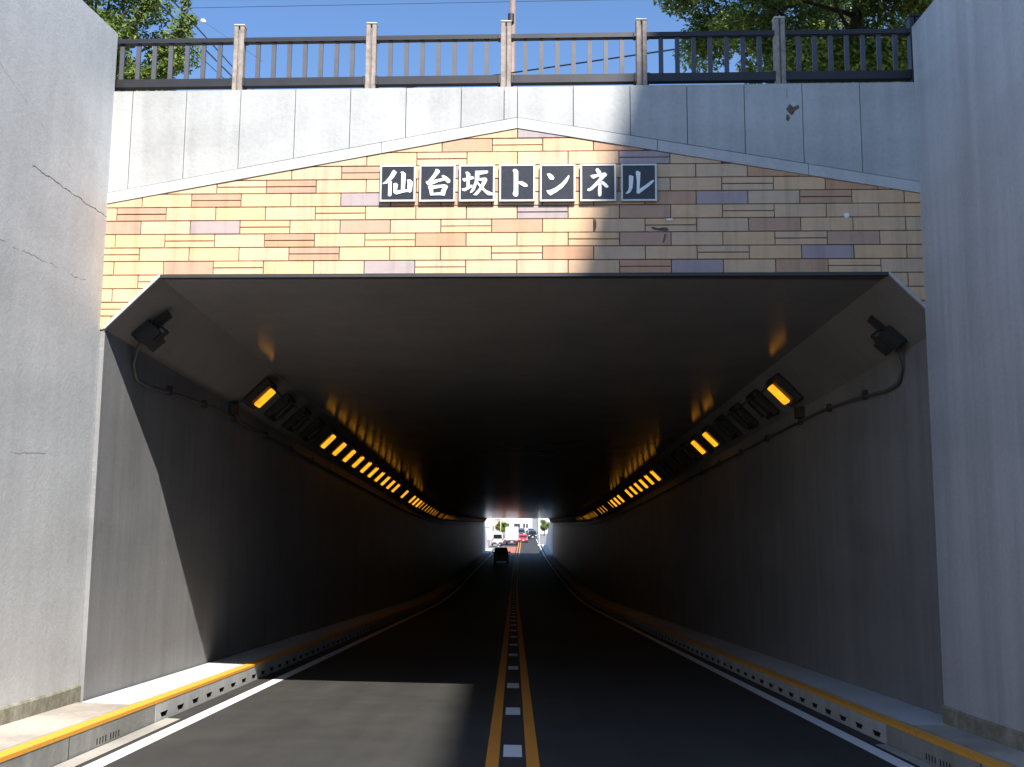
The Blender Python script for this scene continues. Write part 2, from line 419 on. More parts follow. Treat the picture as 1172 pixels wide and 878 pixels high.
for side in (-1, 1):
    nm = 'left' if side < 0 else 'right'
    wall_x = -4.24 if side < 0 else 4.34
    walk_in = MB(); prof = [(side*(KX+.155), -.2), (wall_x, -.2), (wall_x, KH+.012), (side*(KX+.155), KH)]
    sweep(walk_in, prof, [YK[side] - (.25 if side < 0 else .2)] + yrange(12, 126, 3)); w_in = walk_in.build('pavement_' + nm, 'pave_in')
    tag(w_in, 'narrow pale pavement along the %s wall inside the tunnel' % nm, kind='structure')
    wx2 = -4.36 if side < 0 else 4.2
    walk_out = MB(); sweep(walk_out, [(side*(KX+.155), -.2), (wx2, -.2), (wx2, KH+.008), (side*(KX+.155), KH-.004)], yrange(-30, YK[side]-.262 if side < 0 else YK[side]-.212, 4))
    w_out = walk_out.build('pavement_outside_' + nm, 'pave_out'); tag(w_out, 'rough weathered pavement below the %s approach wall' % nm, kind='structure')
    def put(me, y, parent, L):
        o = link('kerb_block', me, None, parent)
        o.location = (side*KX + xo(y), y, zr(y) - CF*side*KX)
        sl = math.atan((zr(y+L) - zr(y))/L)
        o.rotation_euler = (sl, 0, 0)
        if side > 0: o.scale = (-1, 1, 1)
        return o
    y = YK[side]
    while y < 38: put(kin, y, w_in, .52); y += .52
    st = MB(); sweep(st, [(side*KX, 0), (side*KX, KH), (side*(KX+.16), KH), (side*(KX+.16), 0)], yrange(y, 126, 2)); st.build('kerb_run', 'kerb_in', w_in)
    y = YK[side] - 2.0
    while y > -12:
        put(kout, y, w_out, 2.0)
        jm = MB().box(side*(KX-.0012), side*(KX+.1), y-.0105, y+.0015, zr(y)-CF*side*KX, zr(y)-CF*side*KX+KH-.03).build('mortar_joint', 'dark', w_out); y -= 2.0
    for par, (a, b) in ((w_in, (YK[side], 126)), (w_out, (-12, YK[side]-.006))):
        mb = MB(); sweep(mb, [(side*(KX-.004), KH-.028), (side*(KX-.004), KH+.005), (side*(KX+.115), KH+.006), (side*(KX+.115), KH-.01), (side*(KX+.01), KH-.012)], yrange(a, b, 2)); mb.build('yellow_edge', 'kerb_yellow', par)

# ------------------------------------------------------------------ the tunnel
tun = tag(empty('road_tunnel', (0, Y0, zr(Y0))), 'long dark road tunnel with chamfered ceiling corners under the hill', 'tunnel')
def child(o, parent):
    o.parent = parent; o.matrix_parent_inverse = Matrix.Translation(parent.location).inverted(); return o
WT, CT = 4.01, 4.566
XL, XR = -4.26, 4.31
for nm, prof in (('side_wall', [(-4.85, -.6), (XL, -.6), (XL, WT), (-4.85, WT)]), ('side_wall', [(XR, -.6), (4.9, -.6), (4.9, WT), (XR, WT)])):
    mb = MB(); sweep(mb, prof, Y_TUN, cross=.0, skew_start=True); child(mb.build(nm, 'tunnel_wall'), tun)
for prof in ([(-4.85, WT+.002), (XL, WT+.002), (-3.715, CT), (-4.85, CT)], [(4.9, WT+.002), (XR, WT+.002), (3.78, CT), (4.9, CT)]):
    mb = MB(); sweep(mb, prof, Y_TUN, cross=.0, skew_start=True); child(mb.build('haunch', 'haunch'), tun)
mb = MB(); sweep(mb, [(-4.85, CT+.002), (4.9, CT+.002), (4.9, CT+.55), (-4.85, CT+.55)], Y_TUN, cross=.0, skew_start=True); child(mb.build('ceiling', 'ceiling'), tun)

# ------------------------------------------------------------------ the portal face
portal = tag(empty('portal_wall', (0, Y0, zr(Y0))), 'tunnel front wall of cream and pink stone tiles under white concrete panels', 'wall')
PL, PR, PTOP = -4.33, 4.30, 4.470
ZC = 2.438
def PF(a, b, d): return (a, py(a) - d, b)               # d = metres proud of the backing
def clip(poly, n0, n1, c):                              # keep n0*x + n1*z >= c
    out = []
    for i in range(len(poly)):
        p, q = poly[i], poly[(i+1) % len(poly)]
        dp, dq = n0*p[0]+n1*p[1]-c, n0*q[0]+n1*q[1]-c
        if dp >= 0: out.append(p)
        if dp*dq < 0:
            t = dp/(dp-dq); out.append((p[0]+t*(q[0]-p[0]), p[1]+t*(q[1]-p[1])))
    return out
PKX = .009
GL, GR = (4.012-3.228)/(4.298+PKX), (4.012-3.281)/(4.118-PKX)     # gable slopes
def gable(x, top=4.012): return top - (GL*(PKX-x) if x < PKX else GR*(x-PKX))
bk = MB()
bk.prism([(PL-.3, ZC), (PR+.3, ZC), (PR+.3, PTOP-.03), (PL-.3, PTOP-.03)], PF, -.75, 0)
bk.prism([(PL-.3, ZC-.002), (PL-.3, 1.70), (XL, 1.90), (-3.735, ZC-.002)], PF, -.3, 0)
bk.prism([(PR+.3, ZC-.002), (3.80, ZC-.002), (XR, 1.90), (PR+.3, 1.90)], PF, -.3, 0)
child(bk.build('backing', 'grout'), portal)
# tiles: letters by row from the soffit upward; c cream, p pink, m mauve, capitals are split into two thin courses
TP, TH = .5268, .1449
rows = {   # row: (first column, codes); odd rows start on the joint at x=.012, even rows half a tile over
 -3: (-9, 'cc'), -2: (-9, 'Cc'), -1: (-9, 'cc'), 0: (-9, 'cC'),
 1: (-9, 'ccpCccmCcccPmcpCcc'), 2: (-9, 'CcccPcccCpccCcmccc'), 3: (-9, 'ccCcPcCpccCpccCpcc'), 4: (-9, 'pcmCcpcCpccCcpcccc'),
 5: (-9, 'cPcccCcccMcpcCcccc'), 6: (-9, 'ccPccmppcccpmcPccc'), 7: (-9, 'cccCPcccpcpccCcpccc'), 8: (-9, 'cccccPcmcccccpCcccc'),
 9: (-9, 'cccccccCcccMcccccc'), 10: (-9, 'cccccccpCcpccccccc'), 11: (-9, 'cccccccccmcccccccc')}
rows[-3] = (-9, 'cc'); right_rows = {0: (6, 'ccc'), -1: (6, 'ccc'), -2: (7, 'cc'), -3: (7, 'cc')}
GAP = .0045
mats = {'c': 'cream', 'p': 'pink', 'm': 'mauve'}
chL = (1.0, 1.0)   # chamfer edges
def tile_poly(x0, x1, z0, z1, low=0):
    p = [(x0, z0), (x1, z0), (x1, z1), (x0, z1)]
    p = clip(p, 1, 0, PL); p = clip(p, -1, 0, -PR) if p else p
    if p: p = clip(p, -GL, -1, -GL*PKX - 4.012 + 0.002) if False else clip(p, GL, -1, GL*PKX - 4.010)
    if p: p = clip(p, -GR, -1, -GR*PKX - 4.010)
    if p and low < 0:                                    # left of the left chamfer: line XL,1.9 -> -3.715,2.45
        s = (ZC+.02-1.905)/(-3.715-XL); p = clip(p, -s, 1, 1.905 - s*XL)
    if p and low > 0:
        s = (ZC+.02-1.905)/(3.78-XR); p = clip(p, -s, 1, 1.905 - s*XR)
    return p
def area(p): return abs(sum(p[i][0]*p[(i+1) % len(p)][1]-p[(i+1) % len(p)][0]*p[i][1] for i in range(len(p))))/2 if len(p) > 2 else 0
tile_data = {}
def tile(x0, x1, z0, z1, code, low=0):
    p = tile_poly(x0+GAP, x1-GAP, z0+GAP, z1-GAP, low)
    if area(p) < .0006: return
    proud = .018 + rnd.uniform(-.003, .003)
    w, hgt = x1-x0, z1-z0
    full = len(p) == 4 and abs(area(p) - (w-2*GAP)*(hgt-2*GAP)) < 1e-6
    key = (code, round(w, 4), round(hgt, 4))
    if full and key in tile_data:
        o = link('tile', tile_data[key], None)
    else:
        a0, b0 = (x0+x1)/2, (z0+z1)/2
        if not full: a0, b0 = p[0]
        q = [(a-a0, b-b0) for a, b in p]
        e = .0035
        cxq, czq = sum(a for a, b in q)/len(q), sum(b for a, b in q)/len(q)
        ins = [(a - e*(1 if a > cxq else -1), b - e*(1 if b > czq else -1)) for a, b in q]
        n = len(q); fn = lambda a, b, d: (a, -SK*a - d, b)
        v = [fn(a, b, -.012) for a, b in q] + [fn(a, b, .0145) for a, b in q] + [fn(a, b, .018) for a, b in ins]
        f = [(i, (i+1) % n, n+(i+1) % n, n+i) for i in range(n)] + [(n+i, n+(i+1) % n, 2*n+(i+1) % n, 2*n+i) for i in range(n)] + [tuple(range(2*n, 3*n))]
        o = mesh('tile', v, f, mats[code.lower()])
        if full: tile_data[key] = o.data
        o.location = (a0, py(a0), b0)
    if full: o.location = ((x0+x1)/2, py((x0+x1)/2), (z0+z1)/2)
    o.location.y -= proud - .018
    child(o, portal)
def lay(r, first, codes, low=0):
    z0 = ZC + .02 + (r-1)*TH; off = .012 + (0 if r % 2 else TP/2)
    for i, c in enumerate(codes):
        k = first + i; x0 = off + k*TP
        if c.isupper():
            tile(x0, x0+TP, z0, z0+TH/2, c.lower(), low); tile(x0, x0+TP, z0+TH/2, z0+TH, c.lower(), low)
        else: tile(x0, x0+TP, z0, z0+TH, c, low)
for r, (first, codes) in rows.items(): lay(r, first, codes, -1 if r < 1 else 0)
for r, (first, codes) in right_rows.items(): lay(r, first, codes, 1)
# gable band and parapet panels
BT = .121
for (xa, xb) in ((PL, -1.42), (-1.414, PKX-.003), (PKX+.003, 1.46), (1.466, 3.0), (3.006, PR)):
    pts = [(xa, gable(xa)+.003), (xb, gable(xb)+.003), (xb, gable(xb)+BT-.004), (xa, gable(xa)+BT-.004)]
    if xa < PKX < xb: continue
    child(MB().prism(pts, PF, -.02, .03).build('gable_band', 'band'), portal)
jx = [PL] + [on_portal(x, 120)[0] for x in (152.5, 214, 276, 338.6, 401.5, 465, 528, 577)] + [PKX] + [on_portal(x, 130)[0] for x in (656, 721, 786, 851.6, 918, 984)] + [PR]
for a, b in zip(jx[:-1], jx[1:]):
    a, b = a+.004, b-.004
    pts = [(a, gable(a)+BT+.005), (b, gable(b)+BT+.005), (b, PTOP), (a, PTOP)]
    pr = .022 + rnd.uniform(-.003, .003)
    child(MB().prism(pts, PF, -.25, pr).build('parapet_panel', 'panel'), portal)
# lip round the opening
lipT = MB().prism([(-3.70, ZC-.012), (3.765, ZC-.012), (3.765, ZC+.018), (-3.70, ZC+.018)], PF, -.05, .035); child(lipT.build('soffit_lip', 'trim_dark'), portal)  # shade under the top rim is put into the lip's dark colour
for (x0, x1) in ((XL, -3.70), (XR, 3.765)):
    s = .032
    sx = -1 if x0 < 0 else 1
    pts = [(x0, 1.884), (x1, ZC+.002), (x1, ZC+.018), (x1+sx*.012, ZC+.03), (x0, 1.884+.045)]
    child(MB().prism(pts, PF, .001, .03).build('chamfer_lip', 'trim_light'), portal)
# damage: spalled patch, stain drips, bird dropping
def blob(name, px, pyy, pts, mat, d0=.02, d1=.027):
    pp = [on_portal(px + a, pyy + b) for a, b in pts]
    return child(MB().prism(pp, PF, d0, d1).build(name, mat), portal)
blob('spalled_patch', 905, 129, [(-6, -3), (-2, -9), (2, -5), (8, -8), (9, -4), (4, -1), (2, 3), (0, 4), (-2, 2)], 'rust')
blob('spalled_patch', 902, 135, [(-2.5, -3), (0, -2), (1.5, 1), (-.5, 5), (-3, 3)], 'rust')
blob('spalled_patch', 908, 121, [(-4, -2), (0, -3), (3, -1), (1, 1), (-3, 1)], 'trim_light', .02, .025)
blob('stain', 900, 108, [(-.8, -5), (.6, -5), (.5, 4), (-.4, 6)], 'rust', .02, .0235)
blob('paint_spot', 968, 247.5, [(-3, -2), (0, -3.2), (3, -2), (3.2, 1), (1, 3), (-2, 2.6)], 'white_spot')
blob('stain', 757, 263, [(-12, -3), (-4, -1), (5, -2), (8, 0), (6, 2), (-3, 1.5), (-10, 0)], 'rust', .02, .0235)
blob('stain', 681, 258, [(-1.5, -6), (1, -6), (1.4, 2), (0, 8), (-1, 6)], 'rust', .02, .0235)
blob('stain', 760, 273, [(-2, 5), (0, -4), (2, -5), (1, 2), (-1, 6)], 'rust', .02, .0235)
blob('paint_spot', 766, 252, [(-4, -1), (3, -1.4), (4, .4), (0, 1.6), (-3, 1)], 'white_spot')

# ------------------------------------------------------------------ name plates
glyphs = [
 (434, [[(320,160),(385,215),(330,305),(245,400),(190,440),(90,458),(88,445),(150,395),(230,300),(290,190)], [(225,400),(280,400),(272,690),(240,718),(200,700),(208,450)],
   [(315,445),(370,435),(410,470),(385,580),(400,640),(370,678),(315,640)], [(462,205),(520,200),(570,245),(548,600),(470,605),(480,250)],
   [(330,640),(385,590),(690,565),(690,615),(545,628),(370,675)], [(595,370),(665,365),(715,415),(695,600),(655,640),(605,610),(610,420)]]),
 (478, [[(385,145),(440,148),(480,195),(440,250),(330,375),(290,455),(220,470),(182,425),(190,400),(225,395),(330,270),(375,190)],
   [(225,478),(200,450),(270,400),(400,360),(540,335),(560,385),(450,410),(290,475)], [(510,285),(545,270),(620,310),(690,370),(685,425),(640,440),(590,395),(540,350)],
   [(225,500),(290,490),(335,560),(330,690),(275,695),(255,590)], [(225,505),(300,490),(560,470),(620,480),(640,520),(530,530),(350,555),(280,550)],
   [(560,475),(620,480),(640,525),(600,600),(575,700),(490,690),(490,640),(530,530)], [(275,695),(330,645),(490,635),(500,690),(400,690)]]),
 (523, [[(185,205),(235,200),(285,250),(265,500),(210,545),(205,290)], [(120,345),(200,330),(300,295),(345,300),(365,345),(320,360),(200,390),(160,410),(130,380)],
   [(105,555),(180,540),(270,480),(330,475),(320,525),(240,570),(170,608),(120,595)], [(385,185),(650,180),(655,215),(630,240),(470,265),(390,245)],
   [(385,230),(470,235),(470,330),(410,490),(370,590),(310,642),(275,635),(330,540),(380,400)],
   [(430,350),(540,330),(610,328),(640,370),(610,440),(560,520),(480,630),(415,695),(345,685),(400,625),(500,510),(535,395),(440,385)],
   [(400,420),(440,410),(520,500),(620,590),(755,650),(755,690),(650,690),(590,640),(500,540)]]),
 (569, [[(325,185),(345,145),(400,145),(440,190),(438,690),(405,720),(355,710),(325,660),(348,600),(348,220)], [(430,405),(520,400),(600,445),(642,485),(620,515),(560,512),(490,470),(430,440)]]),
 (615, [[(195,245),(255,235),(320,280),(350,325),(335,365),(265,365),(230,320)], [(185,590),(260,585),(380,530),(500,440),(600,330),(655,265),(662,320),(610,420),(520,530),(400,620),(270,695),(220,660)]]),
 (661, [[(365,160),(395,125),(425,135),(480,195),(490,245),(440,265),(400,240)], [(255,285),(300,265),(420,255),(520,225),(560,215),(605,250),(600,290),(540,330),(440,300),(380,320),(325,350),(280,320)],
   [(470,290),(600,270),(560,320),(480,400),(380,510),(290,585),(230,608),(192,590),(195,560),(250,540),(350,440),(430,350)], [(430,430),(490,430),(492,690),(455,722),(420,700),(415,600)],
   [(480,400),(530,400),(600,460),(642,510),(620,535),(570,528),(510,470)]]),
 (707, [[(218,285),(255,270),(315,300),(295,540),(250,625),(190,660),(148,655),(200,590),(220,520)], [(360,200),(400,178),(460,220),(440,560),(450,630),(420,662),(380,640),(385,400)],
   [(385,600),(440,560),(560,480),(690,385),(745,370),(735,410),(640,500),(520,590),(425,660)]])]
plate_px = [(436.3, 191.6, 475.8, 232.6), (481, 191.2, 521.2, 232.6), (526, 191.2, 566.2, 232.4), (571.7, 190.7, 612.2, 232.4), (617.8, 190.7, 658.2, 232.4), (663.7, 190.4, 704.6, 232.2), (709.9, 190.1, 751, 232.0)]
where = ['leftmost name plate, black with white character 仙', 'second name plate from left, black with white character 台', 'third name plate from left, black with white character 坂',
  'middle name plate of seven, black with white character ト', 'black name plate with white character ン, third from right', 'black name plate with white character ネ crossed by the shadow edge', 'rightmost name plate, shaded black with white character ル']
for (gx, strokes), (xa, ya, xb, yb), lab in zip(glyphs, plate_px, where):
    x0, z1 = on_portal(xa, ya); x1, z0 = on_portal(xb, yb); cx, cz = (x0+x1)/2, (z0+z1)/2
    pl = tag(empty('name_plate', (cx, py(cx), z0)), lab, 'sign', 'name plates over the tunnel')
    t = .018
    child(MB().prism([(x0+.004, z0+.004), (x1-.004, z0+.004), (x1-.004, z1-.004), (x0+.004, z1-.004)], PF, .016, .055).build('backplate', 'trim_dark'), pl)
    fr = MB()
    for q in ([(x0, z0), (x1, z0), (x1-t, z0+t), (x0+t, z0+t)], [(x1, z0), (x1, z1), (x1-t, z1-t), (x1-t, z0+t)], [(x1, z1), (x0, z1), (x0+t, z1-t), (x1-t, z1-t)], [(x0, z1), (x0, z0), (x0+t, z0+t), (x0+t, z1-t)]):
        fr.prism(q, PF, .045, .066)
    child(fr.build('frame', 'frame'), pl)
    child(MB().prism([(x0+t, z0+t), (x1-t, z0+t), (x1-t, z1-t), (x0+t, z1-t)], PF, .05, .060).build('board', 'board'), pl)
    ch = MB()
    for k, s in enumerate(strokes):
        ch.prism([on_portal(gx + a/18.28, 188 + b/18.28) for a, b in s], PF, .0602, .0655 + .0006*k)
    child(ch.build('character', 'letter'), pl)

# ------------------------------------------------------------------ railing on the parapet
FB = .14                                               # set back from the panel faces
fence = tag(empty('railing', (0, Y0+FB, PTOP)), 'dark metal railing with weathered wooden posts on top of the parapet', 'railing')
def fp(x, y): return on_portal(x, y, FB)
def fy(x): return py(x) + FB
post_x = [fp(x, 65)[0] for x in (118, 274, 425, 579, 734, 892, 1047)]
ztop = fp(579, 28)[1]; zb_r = (fp(590, 96.5)[1], fp(590, 87.5)[1]); zt_r = (fp(590, 45.5)[1], fp(590, 41.5)[1])
for i, x in enumerate(post_x):
    w = .056; y = fy(x)
    mb = MB(); mb.bbox(x-w, x-.008, y-.05, y+.05, PTOP+.004, ztop, .006).bbox(x+.008, x+w, y-.05, y+.05, PTOP+.004, ztop, .006).box(x-.02, x+.02, y-.02, y+.04, PTOP+.004, ztop-.005)
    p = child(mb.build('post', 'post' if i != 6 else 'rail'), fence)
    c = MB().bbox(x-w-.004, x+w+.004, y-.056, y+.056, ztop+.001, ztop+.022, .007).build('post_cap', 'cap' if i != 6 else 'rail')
    c.parent = p
for a, b in zip(post_x[:-1], post_x[1:]):
    xa, xb = a+.058, b-.058
    for nm, (z0, z1), th in (('top_rail', zt_r, .035), ('bottom_rail', zb_r, .04)):
        mb = MB()
        v = [(x, fy(x)+d, z) for x in (xa, xb) for d in (-th, th) for z in (z0, z1)]
        mb.add(v, [(0, 1, 3, 2), (4, 6, 7, 5), (0, 4, 5, 1), (2, 3, 7, 6), (0, 2, 6, 4), (1, 5, 7, 3)])
        if nm == 'top_rail':
            mb.tube([(xa, fy(xa)-.004, z1+.004), (xb, fy(xb)-.004, z1+.004)], .02, 8)
        child(mb.build(nm, 'rail'), fence)
        for x in (xa+.012, xb-.012):
            child(MB().bbox(x-.014, x+.014, fy(x)-th-.012, fy(x)+th+.01, z0-.006, z1+.004, .003).build('bracket', 'rail'), fence)
    n = 7; pitch = (b-a)/8.4
    for k in range(n):
        x = (a+b)/2 + (k-3)*pitch
        y = fy(x)
        child(MB().box(x-.0235, x+.0235, y-.012, y+.012, zb_r[1]-.002, zt_r[0]+.002).build('baluster', 'slat'), fence)

# ------------------------------------------------------------------ approach retaining walls
def rwall(name, x0, x1, y0, y1, zt0, zt1, mat, label, plinth=True, side=-1):
    root = tag(empty(name, ((x0+x1)/2, y1, zr(y1))), label, 'wall')
    zb0, zb1 = zr(y0)-.4, zr(y1)-.4
    n = 8; v = []; f = []
    zt = lambda y: zt0 + (zt1-zt0)*(y-y0)/(y1-y0)
    ch = .015
    ysn = [y0 + (y1-y0)*i/n for i in range(n+1)]
    inner = x1 if side < 0 else x0; outer = x0 if side < 0 else x1
    mb = MB()
    for i, y in enumerate(ysn):
        e = 0
        v += [(outer, y, zr(y)-.4), (inner, y, zr(y)-.4), (inner, y, zt(y)-ch), (inner+(ch if side > 0 else -ch), y, zt(y)), (outer, y, zt(y))]
    for i in range(n):
        for k in range(5): f.append((i*5+k, i*5+(k+1) % 5, (i+1)*5+(k+1) % 5, (i+1)*5+k))
    f += [(0, 1, 2, 3, 4), tuple(n*5+k for k in range(5))]
    mb.add(v, f); child(mb.build('wall_face', mat), root)
    return root
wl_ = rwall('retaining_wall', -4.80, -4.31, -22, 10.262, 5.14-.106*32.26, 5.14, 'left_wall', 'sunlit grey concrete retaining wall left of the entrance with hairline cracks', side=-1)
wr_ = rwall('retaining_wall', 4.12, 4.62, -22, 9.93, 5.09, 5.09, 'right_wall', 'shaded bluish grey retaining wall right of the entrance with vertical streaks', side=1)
for root, xa, xb, ye in ((wl_, -4.31, -4.285, 10.262), (wr_, 4.10, 4.12, 9.93)):
    mb = MB(); v = []; f = []; n = 40
    r2 = random.Random(3)
    for i in range(n+1):
        y = -12 + (ye+12)*i/n; base = zr(y) - CF*xa + KH
        top = base + .165 + r2.uniform(-.012, .012)
        if root is wl_: sec = [(xa-.02, base-.1), (xb, base-.1), (xb, top-.02), (xb-.012, top), (xa-.02, top)]
        else: sec = [(xb+.02, base-.1), (xa, base-.1), (xa, top-.02), (xa+.012, top), (xb+.02, top)]
        v += [(x, y, z) for x, z in sec]
    for i in range(n):
        for k in range(5): f.append((i*5+k, i*5+(k+1) % 5, (i+1)*5+(k+1) % 5, (i+1)*5+k))
    f += [(0, 1, 2, 3, 4), tuple(n*5+k for k in range(5))]
    mb.add(v, f); child(mb.build('plinth', 'plinth'), root)
# far side
for sgn, lab in ((-1, 'low pale retaining wall left of the far exit'), (1, 'pale retaining wall right of the far exit, seen through the tunnel')):
    root = tag(empty('retaining_wall', (4.4*sgn+.45, 125, zr(125))), lab, 'wall')
    x0, x1 = (-4.9, -4.3) if sgn < 0 else (4.35, 4.95)
    L = 18 if sgn < 0 else 42
    v = []
    for (y, hh) in ((125.02, 6.0), (125.02+L, .9)):
        for x, z in ((x0, -.6), (x1, -.6), (x1, hh), (x0, hh)): v.append((x+xo(y), y, zr(y)+z))
    child(mesh('wall_face', v, [(0, 1, 2, 3), (4, 5, 6, 7), (0, 1, 5, 4), (1, 2, 6, 5), (2, 3, 7, 6), (3, 0, 4, 7)], 'tactile'), root)
    mb = MB(); v0 = len(mb.v)
    xa, xb = (x0+.58, -KX-.02) if sgn < 0 else (KX+.02, x0+.02)
    sweep(mb, [(xa, -.2), (xb, -.2), (xb, KH), (xa, KH)], yrange(126.02, 126.02+L, 6)); o = mb.build('pavement_far', 'pave_in'); tag(o, 'pavement beside the road beyond the exit', kind='structure')
exw = tag(empty('exit_wall', (.45, 125, zr(125))), 'concrete front wall around the far tunnel exit', 'wall')
ze = zr(125)
child(MB().box(-14, 14, 124.62, 125.01, ze+4.56, 4.9).build('lintel', 'panel'), exw)
child(MB().box(-14, -4.35+.45, 124.62, 125.0, ze-.6, ze+4.56).build('pier', 'panel'), exw)
child(MB().box(4.4+.45, 14, 124.62, 125.0, ze-.6, ze+4.56).build('pier', 'panel'), exw)

# ------------------------------------------------------------------ lamps on the haunches
def lamp_meshes(full):
    """local frame: x up the haunch slope, y along the tunnel, z out of the haunch face"""
    a = MB().bbox(-.26, .26, -.26, .26, .0, .10, .02)
    b = MB().bbox(-.18, .18, -.02, .22, .101, .15, .015)
    c = MB().bbox(-.17, .15, -.235, -.09, .101, .118, .01)
    out = []
    for nm, mb, mt in (('housing', a, 'housing'), ('lit_lens', b, 'lens_on'), ('unlit_lens', c, 'lens_off')):
        me = bpy.data.meshes.new(nm); me.from_pydata(mb.v, [], mb.f); me.materials.append(M[mt]); me.update(); out.append((nm, me))
    me = out[1][1].copy(); me.materials.clear(); me.materials.append(M['lens_off']); out.append(('dark_lens', me))
    fb = MB().box(-.16, .16, .08, .2, .09, .104); me = bpy.data.meshes.new('lit_lens'); me.from_pydata(fb.v, [], fb.f); me.materials.append(M['lens_on']); out.append(('far_lens', me))
    fb = MB().box(-.14, .14, .1, .155, .09, .1008); me = bpy.data.meshes.new('lit_lens'); me.from_pydata(fb.v, [], fb.f); me.materials.append(M['lens_on']); out.append(('farthest_lens', me))
    for q in (-1, 1):
        fb = MB().box(*sorted((q*.19, q*.21)), -.07, .25, .09, .33); me = bpy.data.meshes.new('visor'); me.from_pydata(fb.v, [], fb.f); me.materials.append(M['housing']); out.append(('visor', me))
    return out
LM = lamp_meshes(True)
ordn = ['nearest', 'second', 'third', 'fourth', 'fifth', 'sixth', 'seventh', 'eighth', 'ninth', 'tenth', 'eleventh', 'twelfth', 'thirteenth', 'fourteenth', 'fifteenth', 'sixteenth', 'seventeenth', 'eighteenth', 'nineteenth', 'twentieth']
dead = {-1: {1, 2, 3, 14, 16}, 1: {1, 2, 3, 6, 7, 8, 9, 16, 21}}
for side in (-1, 1):
    y_first, step = (15.45, 1.36) if side < 0 else (14.85, 1.33)
    nm = 'left' if side < 0 else 'right'
    i = 0
    while y_first + i*step < 122:
        y = y_first + i*step; on = i not in dead[side] and i < 38 and (i < 24 or (i*7 + side) % 11 > 1)
        xm = (XL-3.715)/2 if side < 0 else (XR+3.78)/2
        rt = empty('tunnel_lamp')
        up = Vector((-side, 0, 1)).normalized(); along = Vector((0, 1, (zr(y+.5)-zr(y-.5)))).normalized()
        nrm = up.cross(along).normalized()
        if nrm.z > 0: nrm = -nrm
        up = along.cross(nrm).normalized()
        if up.z < 0: up = -up
        R = Matrix((up, along, nrm)).transposed()
        if R.determinant() < 0: R = Matrix((-up, along, nrm)).transposed()
        loc = Vector((xm + xo(y), y, zr(y) + (WT+CT)/2)) + nrm*.012
        rt.matrix_world = Matrix.Translation(loc) @ R.to_4x4()
        if i < 20:
            if i == 0: lab = 'large amber lamp nearest the entrance on the %s haunch' % nm
            else: lab = '%s lamp from the entrance in the %s row, %s' % (ordn[i], nm, 'glowing amber' if on else 'unlit and dark')
        else: lab = ('tiny amber lamp far inside in the distant end of the %s row' if on else 'tiny unlit lamp among the distant amber lamps of the %s row' if i < 38 else 'tiny unlit lamp close to the far exit in the %s row') % nm
        tag(rt, lab, 'lamp', 'tunnel lamps along the %s haunch' % nm)
        link('housing', LM[0][1], None, rt)
        link('lit_lens' if on else 'dark_lens', (LM[1][1] if i < 20 else LM[4][1] if i < 32 else LM[5][1]) if on else LM[3][1], None, rt)
        if i < 30: link('unlit_lens', LM[2][1], None, rt)
        if i < 38: link('visor', LM[7][1] if rt.matrix_world.col[0].z > 0 else LM[6][1], None, rt)
        i += 1

